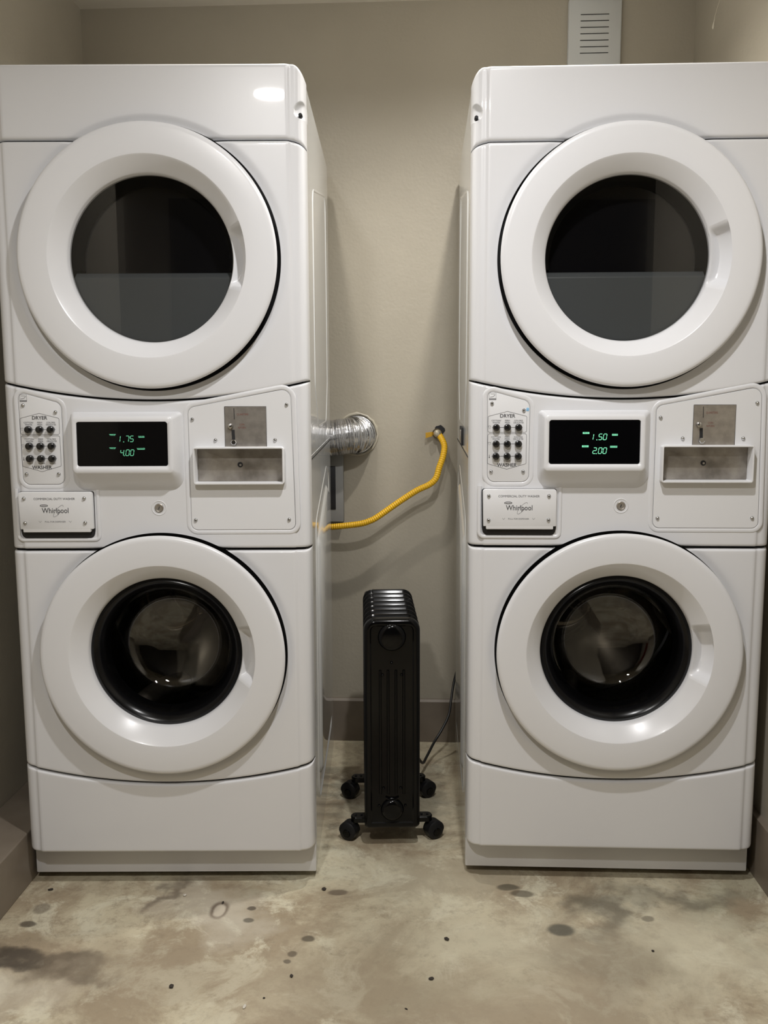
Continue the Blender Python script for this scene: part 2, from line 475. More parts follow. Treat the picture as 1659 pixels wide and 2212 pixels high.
# ------------------------------------------------------------------ stacked washer and dryer
FY = -.026                       # flat front of the panels
W2 = .343
D = .8158
DRYR, WASR = .2860, .2832   # radii of the round recesses
DRY = (.001, 1.4715, .281)
WAS = (.003, .5825, .2805)
def zB(x): return 1.1640 + .0415*(x/W2)**2
def zD(x): return .2665 + .0460*(x/W2)**2
PROF = [(0, 0), (.306, 0), (.3085, .0012), (.311, .0032), (.314, .0040), (.322, .0046), (.329, .0072), (.335, .0125), (.339, .020), (.3415, .030), (.343, .045), (.343, .066)]
def yprof(x):
    x = abs(x)
    for (x0, y0), (x1, y1) in zip(PROF, PROF[1:]):
        if x <= x1: return y0 + (y1-y0)*((x-x0)/(x1-x0) if x1 > x0 else 0)
    return PROF[-1][1]
def sstep(a, b, v):
    t = max(0., min(1., (v-a)/(b-a))); return t*t*(3-2*t)
XS = [i*.0051 for i in range(61)]
XS = [x for x in XS if x < .304] + [.306, .3085, .311, .314, .318, .322, .3255, .329, .332, .335, .337, .339, .3403, .3415, .3424]
XS = sorted([-x for x in XS if x > 0] + XS)

_f = [.306 + .0013*i for i in range(29)]
XS_FINE = sorted([x for x in XS if abs(x) < .305] + _f + [-x for x in _f])
def panel(name, zb, zt, parent, m, dz=.0055, dish=(), hole=None, rhole=None, roll=.007, extra=None, rb=True, rt=True, wrap=True, cuts=(), xs_list=None):
    bm = nb()
    E = [(0, .012), (.0006, .0062), (.0018, .0030), (.0036, .0011), (.0062, .0002), (.009, 0)]
    k = roll/.009; E = [(e*k, y) for e, y in E]
    H = max(zt(x)-zb(x) for x in (0, .1, .2, .3, .34))
    n = max(2, int(H/dz))
    cols = []
    xs = [(x, None) for x in (xs_list or XS)]
    if wrap: xs = [(-W2, .066), (-W2, .045)] + xs + [(W2, .045), (W2, .066)]
    for x, yo in xs:
        b, t = zb(x), zt(x)
        zs = [(b + e, y if rb else 0) for e, y in E] + [(b + E[-1][0] + (t-b-2*E[-1][0])*i/n, 0) for i in range(1, n)] + [(t - e, y if rt else 0) for e, y in reversed(E)]
        col = []
        for z, ya in zs:
            y = FY + (yprof(x) if yo is None else yo) + ya*(1 if yo is None else .3)
            for cx, cz, r in dish:
                d = sqrt((x-cx)**2 + (z-cz)**2)
                y += .0036*(1 - sstep(r+.001, r+.018, d))
            xx = x
            if extra: xx, y = extra(x, y, z)
            col.append(bm.verts.new((xx, y, z)))
        cols.append(col)
    for A, B in zip(cols, cols[1:]):
        for i in range(len(A)-1):
            if hole:
                c = (A[i].co + B[i+1].co)/2
                if sqrt((c.x-hole[0])**2 + (c.z-hole[1])**2) < hole[2]: continue
            if any(all((v.co.x-cx)**2 + (v.co.z-cz)**2 < R1*R1 for v in (A[i], B[i], B[i+1], A[i+1])) for cx, cz, R1 in cuts): continue
            if rhole:
                c = (A[i].co + B[i+1].co)/2
                if rhole[0] < c.x < rhole[1] and rhole[2] < c.z < rhole[3]: continue
            bm.faces.new((A[i], B[i], B[i+1], A[i+1]))
    if cuts:
        bmesh.ops.delete(bm, geom=[v for v in bm.verts if not v.link_faces], context='VERTS')
        for v in bm.verts:
            for cx, cz, R1 in cuts:
                dx, dz = v.co.x-cx, v.co.z-cz; q = sqrt(dx*dx + dz*dz)
                if q < R1: v.co.x = cx + dx*R1/q; v.co.z = cz + dz*R1/q
    return obj(name, bm, m, parent, angle=60)

def screw(parent, x, z, y, r=.0042):
    bm = nb()
    lathe(bm, [(r*1.05, y), (r, y-.0016), (r*.72, y-.0034), (r*.38, y-.0042), (r*.34, y-.0030), (0, y-.0030)], x, z, 14)
    return obj('screw', bm, 'chrome', parent)

SEG = {'0': 'abcdef', '1': 'ef', '2': 'abged', '4': 'fgbc', '5': 'afgcd', '7': 'abc'}
def digit(bm, ch, x, z, w, h, y, sl=.16, t=.0019):
    g = .0006
    P = {'a': ((0, h), (w, h)), 'b': ((w, h), (w, h/2)), 'c': ((w, h/2), (w, 0)), 'd': ((0, 0), (w, 0)), 'e': ((0, 0), (0, h/2)), 'f': ((0, h/2), (0, h)), 'g': ((0, h/2), (w, h/2))}
    for s in SEG[ch]:
        (x0, z0), (x1, z1) = P[s]
        L = sqrt((x1-x0)**2 + (z1-z0)**2); dx, dz = (x1-x0)/L*g, (z1-z0)/L*g
        pts = [(x0+dx, z0+dz), (x1-dx, z1-dz)]
        stroke(bm, [(x + px + pz*sl, z + pz) for px, pz in pts], t, y)

def door(parent, name, cx, cz, rg, ri, R, washer):
    yf = -.058
    prof = [(rg-.002, -.004), (rg, -.020), (rg+.002, -.0235), (rg+.006, -.0275), (ri-.004, yf+.0025), (ri-.001, yf+.0006), (ri+.003, yf), (R-.012, yf), (R-.006, yf+.0007), (R-.002, yf+.003), (R, yf+.0070), (R-.0008, yf+.0125), (R-.003, yf+.0165), (R-.008, yf+.0180), (R-.03, yf+.0185)]
    half = .36
    d = nb()
    # complete ring outside the inner cone; the cone leaves out the pocket of the handle
    lathe(d, prof[5:], cx, cz, 160)
    lathe(d, prof[:6], cx, cz, 140, half, 2*pi-half)
    dr = obj(name, d, 'door_white', parent, angle=35)
    # handle pocket in the cone on the right hand side
    bm = nb(); n = 36; m_ = 14; grid = []
    for i in range(n+1):
        a = -half + 2*half*i/n; row = []
        u = abs(a)/half
        edge = 1 - sstep(.62, 1.0, u)
        for j in range(m_+1):
            v = j/m_
            if v < 1: 
                q = v*5; k = min(4, int(q)); f = q-k
                r = prof[k][0]*(1-f) + prof[k+1][0]*f; y = prof[k][1]*(1-f) + prof[k+1][1]*f
            else: r, y = prof[5]
            ww = edge * sstep(.12, .62, v) * (1 - sstep(.90, 1.0, v)) * (1 - .55*u*u)
            r += .016*ww; y += .017*ww
            r += .006*edge*(1-u*u)*sstep(.8, 1, v)
            row.append(bm.verts.new((cx + r*cos(a), y, cz + r*sin(a))))
        grid.append(row)
    for A, B in zip(grid, grid[1:]):
        for j in range(m_): bm.faces.new((A[j], A[j+1], B[j+1], B[j]))
    obj('door_handle', bm, 'door_white', dr, angle=50)
    bm = nb(); lathe(bm, [(R-.012, yf+.0175), (R-.012, FY+.014)], cx, cz, 128)
    obj('door_seal', bm, 'rubber', dr)
    R1 = WASR if washer else DRYR
    bm = nb(); lathe(bm, [(R1+.0005, FY+.0030), (R1-.0005, FY+.008), (R1-.001, FY+.013), (R1-.03, FY+.015), (.246, FY+.015)], cx, cz, 160)
    obj('door_recess', bm, 'rubber', parent)
    if not washer:
        bm = nb(); lathe(bm, [(0, -.010), (rg-.001, -.010)], cx, cz, 96); obj('door_glass', bm, 'glass', dr)
        bm = nb()   # lower grey shade with a rounded ledge, visible through the glass
        rr = rg-.001; zc = cz - .040
        arc = [(cx + rr*cos(t), cz + rr*sin(t)) for t in [pi + math.asin(.040/rr) + (pi - 2*math.asin(.040/rr))*k/48 for k in range(49)]]
        out = arc
        loops = [o3(out, .004)]
        bm_front = [bm.verts.new((x, .002 + .0*(z), z)) for x, z in out]
        bm.faces.new(bm_front)
        # ledge: bar curving back at the top
        x0, x1 = out[0][0], out[-1][0]
        prof2 = [(.002, zc), (.0028, zc+.002), (.0045, zc+.004), (.0155, zc+.0125), (.018, zc+.0138), (.022, zc+.0145), (.045, zc+.0145)]
        rows = [[bm.verts.new((x0 + (x1-x0)*k/12, y, z)) for k in range(13)] for y, z in prof2]
        for A, B in zip(rows, rows[1:]):
            for k in range(12): bm.faces.new((A[k], A[k+1], B[k+1], B[k]))
        obj('window_shade', bm, 'grey_plastic', dr)
        bm = nb()   # dark bezel ring with rounded lower corners of the upper window
        lathe(bm, [(rg-.001, -.006), (rg-.004, .010), (rg-.012, .030), (rg-.016, .045)], cx, cz, 96, -math.asin(.02/rr), pi + math.asin(.02/rr)); obj('window_surround', bm, 'rubber', dr)
        bm = nb(); lathe(bm, [(0, .046), (rg-.002, .046)], cx, cz, 64); obj('inner_window', bm, 'blackgloss', dr)
    else:
        bm = nb()
        lathe(bm, [(rg+.001, -.006), (rg-.003, -.012), (rg-.009, -.015), (rg-.016, -.011), (rg-.022, -.001), (rg-.030, .012), (rg-.036, .03)], cx, cz, 96); obj('glass_rim', bm, 'rim', dr)
        bm = nb()
        o_ = [(rg-.020, .004), (rg-.028, .018), (rg-.034, .045), (rg-.038, .072), (rg-.050, .096), (rg-.075, .112), (rg-.12, .120), (0, .122)]
        i_ = [(0, .113), (rg-.12, .111), (rg-.078, .103), (rg-.056, .088), (rg-.044, .067), (rg-.040, .043), (rg-.035, .018), (rg-.027, .004)]
        lathe(bm, o_ + i_, cx, cz, 96); obj('door_glass', bm, 'bowl', dr)
    return dr

def side_beads(parent, s):
    x = s*(W2-.001); ax = Vector((1, 0, 0))
    def loop(pts, r=.0036, closed=True, name='side_rib'):
        bm = nb(); tube(bm, [(x, y, z) for y, z in catmull([Vector(p) for p in pts], 6, closed)] if False else [(x, y, z) for y, z in pts], r, 8, closed=closed, flat=(ax, .35)); obj(name, bm, 'side', parent, angle=80)
    loop(rpoly([(.20, 1.20), (.20, 1.66), (.70, 1.74), (.70, 1.20), (.62, 1.09), (.30, 1.09)], .04))
    # pressed field of the lower half: raised frame with a slanted top
    loop(rpoly([(.16, .13), (.72, .13), (.72, .93), (.60, .96), (.16, .86)], .05))
    bm = nb()
    P = rpoly([(.21, .18), (.67, .18), (.67, .88), (.58, .91), (.21, .81)], .03)
    a = [bm.verts.new((x, y, z)) for y, z in P]; b = [bm.verts.new((x + s*.006, y, z)) for y, z in inset(P, .012)]
    n = len(P)
    for k in range(n): bm.faces.new((a[k], a[(k+1) % n], b[(k+1) % n], b[k]))
    bm.faces.new(b); obj('side_pressing', bm, 'side', parent)
    bm = nb(); tube(bm, [(x, .045, 1.033), (x, D-.004, 1.033)], .002, 8, flat=(ax, .5)); obj('side_rib', bm, 'side', parent)
    bm = nb(); box(bm, x-.0006 if s > 0 else x-.0008, x+.0008 if s > 0 else x+.0006, .045, D-.002, 1.0245, 1.0275); obj('side_seam', bm, 'gap', parent)

def make_machine(label, loc, rz, prices, blue):
    T = thing('stacked_washer_dryer', label, 'washing machine', loc, rz, 'stacked washer and dryer units')
    # cabinet: open fronted steel shell
    bm = nb()
    X = W2-.001; r = .026
    sec = rpoly([(-X, .018), (X, .018), (X, 1.870), (-X, 1.870)], [.001, .001, r, r], 4)
    loops_mesh(bm, [o3(inset(sec, .02), .04), o3(sec, .04), o3(sec, D)], capb=True)
    cab = obj('cabinet', bm, 'side', T)
    for s in (-1, 1): side_beads(cab, s)
    if blue:
        bm = nb(); box(bm, -W2-.0045, -W2+.002, .34, .48, 1.035, 1.082, .002); obj('side_slot', bm, 'gap', cab)
        bm = nb(); box(bm, -W2-.0065, -W2+.002, .37, .41, 1.040, 1.076, .002); obj('side_clip', bm, 'chrome', cab)
    # dark frame behind the seams
    bm = nb()
    gx = [-.330 + .66*i/132 for i in range(133)]; gz = [.098 + (1.845-.098)*i/350 for i in range(351)]
    V = {}
    def fv(i, j):
        if (i, j) not in V: V[i, j] = bm.verts.new((gx[i], -.002, gz[j]))
        return V[i, j]
    for i in range(132):
        for j in range(350):
            x, z = (gx[i]+gx[i+1])/2, (gz[j]+gz[j+1])/2
            if (x-WAS[0])**2 + (z-WAS[1])**2 < .205**2 or (x-DRY[0])**2 + (z-DRY[1])**2 < .2**2 or (.08 < x < .29 and .97 < z < 1.07) or (abs(x) > .300 and z > 1.73) or (z > 1.835 and abs(x) > .28): continue
            bm.faces.new((fv(i, j), fv(i+1, j), fv(i+1, j+1), fv(i, j+1)))
    obj('front_frame', bm, 'gap', T, smooth=False)
    # top panel, rounded upper corners and a screw notch near each
    def zt_top(x):
        a = abs(x); 
        return 1.876 - (0 if a < .316 else .0265*((a-.316)/.027)**2.2)
    def notch(x, y, z):
        a = abs(x); dx = (a-.337)/.0165; dz = (z - 1.783 - .20*(a-.337))/.0175
        q = dx*dx + dz*dz
        if q < 1.0: y += .017*(1-q*q)**.7
        return x, y
    zt = lambda x: 1.7185 + (.0 if abs(x) < .30 else .012*((abs(x)-.30)/.043)**2*-1)
    top = panel('top_panel', lambda x: zt(x)+.0022, zt_top, T, 'enamel', dz=.0014, xs_list=XS_FINE, dish=[(DRY[0], DRY[1], DRYR)], cuts=[(DRY[0], DRY[1], DRYR)], extra=notch, roll=.0085)
    for s in (-1, 1):
        bm = nb(); lathe(bm, [(.0042, -.002), (.0042, -.0165), (.003, -.018), (0, -.018)], s*.3335, 1.7725, 16); obj('screw', bm, 'rubber', top)
    bm = nb()   # top cover plate
    box(bm, -.312, .312, .03, D-.02, 1.868, 1.8740, .003); obj('top_cover', bm, 'side', T)
    # dryer front
    panel('dryer_front_panel', lambda x: zB(x)+.0018, zt, T, 'enamel', dish=[(DRY[0], DRY[1], DRYR)], cuts=[(DRY[0], DRY[1], DRYR)])
    # console
    zb_con = lambda x: .8290
    con = panel('control_console', zb_con, lambda x: zB(x)-.0018, T, 'enamel', dz=.004, cuts=[(WAS[0], WAS[1], WASR)], rhole=(.083, .292, .974, 1.066))
    # washer front and drawer
    wf = panel('washer_front_panel', lambda x: zD(x)+.0022, lambda x: .8240, T, 'enamel', dish=[(WAS[0], WAS[1], WASR)], cuts=[(WAS[0], WAS[1], WASR)])
    panel('lower_front_panel', lambda x: .0940 + (0 if abs(x) < .31 else .006*((abs(x)-.31)/.033)**2), lambda x: zD(x)-.0022, T, 'enamel', dish=())
    bm = nb(); box(bm, -W2+.001, W2-.001, .022, .05, .018, .105, .003); obj('kick_plate', bm, 'enamel', T)
    for sx in (-1, 1):
        for yy in (.075, D-.07):
            bm = nb(); lathe(bm, [(0, 0), (.016, 0), (.017, .006), (.013, .010), (.006, .011), (.006, .022)], sx*.305, 0, 20, axis='z', cy=yy); obj('foot', bm, 'foot', T)
    # doors
    door(T, 'dryer_door', DRY[0], DRY[1], .1805, .2150, DRY[2], False)
    door(T, 'washer_door', WAS[0], WAS[1], .1770, .2135, WAS[2], True)
    # drum
    bm = nb(); cx, cz = WAS[0], WAS[1]
    lathe(bm, [(.215, .076), (.235, .080), (.245, .10), (.245, .40), (.243, .41)], cx, cz, 96)
    dm = obj('drum', bm, 'drum', T)
    bm = nb(); rows = []
    for j in range(25):
        rr_ = .243*j/24; row = []
        for k in range(72):
            a = 2*pi*k/72
            f = sin(pi*min(1, rr_/.243))**1.2
            tw = a + rr_*7
            y = .40 - .055*f*max(0, cos(1.5*tw))**2*1.0 + .03*(rr_/.243)**2 - .03*math.exp(-(rr_/.05)**2)
            row.append(bm.verts.new((cx + rr_*cos(a), y, cz + rr_*sin(a))))
        rows.append(row)
    for A, B in zip(rows, rows[1:]):
        for k in range(72): bm.faces.new((A[k], A[(k+1) % 72], B[(k+1) % 72], B[k]))
    bmesh.ops.remove_doubles(bm, verts=bm.verts, dist=1e-6)
    obj('drum_back', bm, 'drumback', dm)
    bm = nb(); lathe(bm, [(.178, -.002), (.168, .02), (.176, .05), (.190, .058), (.176, .066), (.217, .078)], cx, cz, 96); obj('door_bellows', bm, 'rubber', T)
    for k in range(3):
        a = pi/2 + .5 + k*2*pi/3; bm = nb()
        c, s_ = cos(a), sin(a)
        pts = [(cx + c*(.245-h)-s_*t_, y, cz + s_*(.245-h)+c*t_) for y, h, t_ in ((.11, 0, 0), (.13, .04, 0), (.25, .065, .03), (.38, .05, .06), (.41, 0, .07))]
        tube(bm, catmull(pts, 5), [.012 + .014*sin(pi*i/20) for i in range(21)], 12); obj('drum_paddle', bm, 'steel', dm)
    # --- keypad plate
    KP = rpoly([(-.301, .9775), (-.2085, .9775), (-.2085, 1.158), (-.303, 1.184)], [.016, .016, .018, .012], 8)
    bm = nb(); plate(bm, KP, FY, FY-.0012, .0006); kp = obj('keypad_plate', bm, 'plate', T)
    bm = nb(); tube(bm, o3(inset(KP, -.0062), FY+.0008), .0056, 12, closed=True, flat=(Vector((0, 1, 0)), .36)); obj('plate_surround', bm, 'enamel', kp, angle=80)
    bm = nb(); stroke(bm, inset(KP, -.0004), .0008, FY-.0003, True); obj('plate_gap', bm, 'inkgrey', kp)
    yk = FY-.0012
    for x, z in ((-.293, 1.1545), (-.2215, 1.139), (-.2935, 1.0005), (-.221, 1.0005)): screw(kp, x, z, yk)
    bx = (-.283, -.258, -.233)
    for z in (1.1005, 1.0635, 1.0355):
        for x in bx:
            bm = nb(); lathe(bm, [(.0082, yk), (.0082, yk-.007), (.0074, yk-.0092), (.005, yk-.0104), (0, yk-.0108)], x, z, 24); obj('button', bm, 'button', kp)
    yp = yk - .0003
    bm = nb()
    cxk = -.258
    text_into(bm, 'DRYER', cxk, 1.1262, .0112, yp, 1.0, .018)
    text_into(bm, 'WASHER', cxk, 1.0152, .0112, yp, .98, .018)
    for z in (1.1005, 1.0635, 1.0355):
        stroke(bm, [(-.2925, z), (-.2235, z)], .0008, yp)
    stroke(bm, rpoly([(-.3015, 1.0895), (-.2145, 1.0895), (-.2145, 1.1255), (cxk, 1.1365), (-.3015, 1.1255)], [.004, .004, .003, 0, .003], 4), .0007, yp, True)
    stroke(bm, rpoly([(cxk, 1.0060), (-.2145, 1.0185), (-.2145, 1.0865), (-.3015, 1.0865), (-.3015, 1.0185)], [0, .003, .004, .004, .003], 4), .0007, yp, True)
    for z0 in (1.1158, 1.0788):
        for x, a, b in ((bx[0], 'COTTON/', 'WHITES'), (bx[1], 'PERM', 'PRESS'), (bx[2], 'COLORS/', 'DELICATES')):
            text_into(bm, a, x, z0, .0050, yp, .95, 0); text_into(bm, b, x, z0-.0046, .0050, yp, .92, 0)
    for x, a in zip(bx, ('HOT', 'WARM', 'COLD')): text_into(bm, a, x, 1.0243, .0050, yp, .95, 0)
    for z in (1.1013, 1.0643):   # shirt symbols
        x = -.2978
        stroke(bm, [(x-.0032, z+.0022), (x-.0014, z+.003), (x+.0014, z+.003), (x+.0032, z+.0022), (x+.0026, z+.0006), (x+.0016, z+.001), (x+.0016, z-.003), (x-.0016, z-.003), (x-.0016, z+.001), (x-.0026, z+.0006)], .0004, yp, True)
    x = -.2978; z = 1.0355   # thermometer symbol
    stroke(bm, [(x, z+.0035), (x, z-.002)], .0010, yp); stroke(bm, rect(x-.0008, x+.0008, z-.0036, z-.0020, .0007), .001, yp, True)
    obj('printed_lettering', bm, 'ink', kp, smooth=False)
    bm = nb()   # square emblem at the top left: frame, swoosh, dark bottom strip
    x0, z0 = -.2995, 1.1625
    stroke(bm, rect(x0, x0+.0155, z0, z0+.0155, .0004), .0006, yp, True)
    stroke(bm, [(x0, z0+.0018), (x0+.0155, z0+.0018)], .0032, yp)
    stroke(bm, [(x0+.0155, z0+.0018), (x0+.0155, z0+.0018)], .0001, yp)
    stroke(bm, catmull([(x0+.002, z0+.006, 0), (x0+.006, z0+.0065, 0), (x0+.010, z0+.008, 0), (x0+.0135, z0+.012, 0)], 4) and [(v.x, v.y) for v in catmull([(x0+.002, z0+.006, 0), (x0+.006, z0+.0065, 0), (x0+.010, z0+.008, 0), (x0+.0135, z0+.012, 0)], 4)], .0011, yp)
    stroke(bm, [(x0+.003, z0+.0125), (x0+.0125, z0+.0125)], .0006, yp)
    obj('emblem', bm, 'inkgrey', kp, smooth=False)
    if blue:
        bm = nb(); plate(bm, rpoly([(-.217, 1.1375), (-.210, 1.1365), (-.2095, 1.1440), (-.215, 1.1455)], .002, 3), yk, yk-.0004, .0002); obj('blue_smudge', bm, 'blue', kp)
    # --- display housing
    base = rpoly([(-.1875, .9645), (.0590, .9645), (.0590, 1.1375), (-.1875, 1.1375)], [.030, .030, .008, .008], 8)
    mid = rpoly([(-.1835, .9850), (.0545, .9850), (.0545, 1.1355), (-.1835, 1.1355)], [.022, .022, .008, .008], 8)
    f1 = rpoly([(-.1790, 1.0035), (.0450, 1.0035), (.0450, 1.1305), (-.1790, 1.1305)], [.010, .010, .009, .009], 8)
    f2 = rpoly([(-.1760, 1.0070), (.0420, 1.0070), (.0420, 1.1275), (-.1760, 1.1275)], [.009, .009, .008, .008], 8)
    f3 = rpoly([(-.1680, 1.0200), (.0335, 1.0200), (.0335, 1.1185), (-.1680, 1.1185)], [.006]*4, 8)
    YF = -.060
    def tilt(pts, y, k=0.0): return [(x, y + k*(z-1.07), z) for x, z in pts]
    bm = nb()
    loops_mesh(bm, [o3(inset(base, -.003), FY+.002), o3(base, FY-.002), tilt(mid, FY-.014), tilt(f1, YF+.003, .04), tilt(f2, YF, .04), tilt(f3, YF+.0008, .04), tilt(inset(f3, .001), YF+.006, .04)])
    dh = obj('display_housing', bm, 'enamel', T, angle=75)
    bm = nb()
    sc = inset(f3, .0003); loops_mesh(bm, [tilt(sc, YF+.0035, .04), tilt(inset(sc, .0015), YF+.0015, .04)], capb=True)
    ds = obj('display_screen', bm, 'screen', dh)
    yd = YF - .0002
    bm = nb(); up, lowr = prices
    lit = 'led' if blue else 'leddim'
    h, wd = .0128, .0070
    z1, z2 = 1.0745, 1.0440
    def price(bm, s, xr, z):
        # right aligned, the point sits after the first digit
        ch = [c for c in s if c != '.']; x = xr - wd
        for n_c, c in enumerate(reversed(ch)):
            if n_c == 2: x -= .0018
            digit(bm, c, x, z, wd, h, yd + .04*(z-1.07), t=.0015); x -= wd + .0032
        x = xr - 2*wd - 2*.0032 - .0010
        stroke(bm, [(x, z-.0002), (x+.0019, z-.0002)], .0020, yd)
    price(bm, up, -.0425, z1); price(bm, lowr, -.0425, z2)
    obj('price_digits', bm, lit, ds, smooth=False)
    for xx, z, s_, n_, hh in ((-.0870, 1.0895, 'PRICE', .0072, .0042), (-.0880, 1.0600, 'PRICE', .0072, .0042), (-.0235, 1.0855, 'DRYER', .0063, .0040), (-.0255, 1.0590, 'WASHER', .0078, .0040)):
        bm = nb()
        if blue:
            stroke(bm, [(xx-n_, z), (xx+n_, z)], hh, yd); wl_ = obj('display_word', bm, lit, ds, smooth=False)
            bm = nb(); text_into(bm, s_, xx, z, .0040, yd-.0002, .95, .004); obj('lettering', bm, 'screen', wl_, smooth=False)
        else:
            sg = 1 if s_ == 'PRICE' else -1
            stroke(bm, [(xx-n_, z+.0013*sg), (xx+n_, z+.0013*sg)], .0013, yd); text_into(bm, s_, xx, z, .0046, yd, 1.0, .012)
            obj('display_word', bm, lit, ds, smooth=False)
    # --- detergent dispenser
    sl = rpoly([(-.308, .8560), (-.149, .8560), (-.1458, .8720), (-.1455, .9600), (-.3125, .9600), (-.3115, .8720)], [.010, .010, .002, .004, .004, .002], 6)
    bm = nb(); plate(bm, inset(sl, -.0015), FY+.001, FY-.0015, .0004); dp = obj('dispenser_recess', bm, 'gap', T)
    bm = nb()
    tube(bm, [(-.3195, FY, .968), (-.3195, FY, .862)] + [(-.3195+.012*(1-cos(t)), FY, .862-.012*sin(t)) for t in (.4, .8, 1.2, pi/2)] + [(-.15, FY, .850)] + [(-.146+.010*sin(t), FY, .860-.010*cos(t)) for t in (.3, .7, 1.1, pi/2)] + [(-.136, FY, .968)], .0045, 10, flat=(Vector((0, 1, 0)), .55))
    obj('recess_rim', bm, 'enamel', dp, angle=80)
    bm = nb()
    fr = rpoly([(-.3100, .8765), (-.3040, .8765), (-.3040, .8695), (-.1520, .8695), (-.1520, .8765), (-.1455, .8765), (-.1455, .9610), (-.3120, .9610)], [.001, .001, .002, .002, .001, .001, .006, .006], 4)
    plate(bm, fr, FY+.001, FY-.0125, .0010); dd = obj('dispenser_drawer', bm, 'plate', T)
    yq = FY-.0125
    for x, z in ((-.2985, .9465), (-.163, .9465), (-.2985, .891), (-.163, .8915)): screw(dd, x, z, yq)
    bm = nb(); yq -= .0003
    text_into(bm, 'COMMERCIAL DUTY WASHER', -.2305, .9453, .0071, yq, .97, 0)
    text_into(bm, 'Whirlpool', -.2290, .9186, .0168, yq, .86, .006)
    stroke(bm, [(-.2545+.0085*cos(t), .9302+.0022*sin(t)) for t in [2*pi*k/24 for k in range(24)]], .0012, yq, True)
    stroke(bm, [(-.2595, .9300), (-.2495, .9302)], .0005, yq)
    sw = []
    for k in range(41):
        t_ = -.5 + 5.6*k/40; a, b = .0185, .0050; xx, zz = a*cos(t_), b*sin(t_); th = .95
        sw.append((-.2225 + xx*cos(th) - zz*sin(th), .9180 + xx*sin(th)*.86 + zz*cos(th)))
    stroke(bm, sw, .0005, yq)
    obj('printed_lettering', bm, 'ink', dd, smooth=False)
    bm = nb()
    text_into(bm, 'PULL FOR DISPENSER', -.2305, .8935, .0050, yq, 1.0, .004)
    for xx in (-.2645, -.1965): stroke(bm, [(xx-.003, .8955), (xx, .8920), (xx+.003, .8955)], .0006, yq)
    obj('small_print', bm, 'inkgrey', dd, smooth=False)
    # --- key lock
    bm = nb(); x, z = .0015, .9225
    lathe(bm, [(.0185, FY+.001), (.0165, FY-.001), (.0145, FY-.0005), (.0120, FY+.003), (.0105, FY+.006)], x, z, 40); kl = obj('key_lock', bm, 'enamel', T)
    bm = nb(); lathe(bm, [(.0102, FY-.0008), (.0085, FY-.0022), (.0070, FY-.0014), (.0055, FY-.0010), (0, FY-.0010)], x, z, 30); obj('lock_cylinder', bm, 'coinsteel', kl)
    bm = nb(); stroke(bm, [(x-.001, z-.0035), (x+.001, z+.0035)], .0016, FY-.0013); obj('key_slot', bm, 'gap', kl)
    # --- coin box plate
    CP = rpoly([(.0735, .8720), (.3130, .8720), (.3050, 1.1880), (.0740, 1.1455)], [.015, .015, .018, .014], 8)
    CP = rpoly([(.0745, .8725), (.3095, .8725), (.3030, 1.1900), (.0740, 1.1470)], [.014, .014, .020, .016], 8)
    bm = nb()
    HX0, HX1, HZ0, HZ1 = .0885, .2845, .9805, 1.0575
    nc = len(CP); hx, hz = (HX0+HX1)/2, (HZ0+HZ1)/2
    def on_hole(p):
        dx, dz = p[0]-hx, p[1]-hz; t_ = min((HX1-hx)/abs(dx) if abs(dx) > 1e-9 else 9, (HZ1-hz)/abs(dz) if abs(dz) > 1e-9 else 9)
        return (hx+dx*t_, hz+dz*t_)
    ca = sorted(CP + [(hx + (HX1-hx)*sx*k_, hz + (HZ1-hz)*sz*k_) for sx in (-1, 1) for sz in (-1, 1) for k_ in (0,) if False], key=lambda p: 0)
    dense = []
    for k in range(nc):
        p, q = Vector(CP[k]), Vector(CP[(k+1) % nc]); m_ = max(1, int((q-p).length/.0015))
        dense += [tuple(p.lerp(q, t_/m_)) for t_ in range(m_)]
    hin = [on_hole(p) for p in dense]
    loops_mesh(bm, [o3(dense, FY), o3(dense, FY-.0006), o3(inset(dense, .0006), FY-.0012), o3(hin, FY-.0012), o3(hin, FY+.002)])
    cp = obj('coin_plate', bm, 'plate', T)
    bm = nb(); tube(bm, o3(inset(CP, -.0062), FY+.0008), .0056, 12, closed=True, flat=(Vector((0, 1, 0)), .36)); obj('plate_surround', bm, 'enamel', cp, angle=80)
    bm = nb(); stroke(bm, inset(CP, -.0004), .0008, FY-.0003, True); obj('plate_gap', bm, 'inkgrey', cp)
    yc = FY-.0012
    for x, z in ((.083, 1.122), (.294, 1.154), (.1335, 1.0755), (.267, 1.0755), (.084, .895), (.2955, .8955)): screw(cp, x, z, yc)
    bm = nb(); plate(bm, [(.1555, 1.0600), (.2480, 1.0600), (.2480, 1.1500), (.1555, 1.1500)], yc, yc-.0008, .0002); ms = obj('coin_slot_plate', bm, 'steel', T, smooth=False)
    bm = nb(); stroke(bm, [(.1560, 1.1503), (.2483, 1.1503), (.2483, 1.0600)], .0008, yc-.0009); stroke(bm, [(.1553, 1.1503), (.1553, 1.0600)], .0008, yc-.0009); obj('plate_gap', bm, 'gap', ms, smooth=False)
    ym = yc-.0012
    bm = nb(); stroke(bm, [(.1765, 1.1465), (.1770, 1.1215)], .0014, ym); obj('coin_slot', bm, 'gap', ms, smooth=False)
    bm = nb(); stroke(bm, [(.1735, 1.0985), (.1745, 1.0720)], .0070, ym); obj('return_slot', bm, 'gap', ms, smooth=False)
    bm = nb(); lathe(bm, [(.0062, ym), (.0062, ym-.004), (.0050, ym-.0075), (.003, ym-.0085), (0, ym-.0088)], .168, 1.1065, 20); obj('return_knob', bm, 'chrome', ms)
    bm = nb(); lathe(bm, [(.0068, ym), (.0068, ym-.005), (.0050, ym-.0062), (0, ym-.0062)], .1750, 1.0705, 6); obj('return_bolt', bm, 'chrome', ms, angle=20)
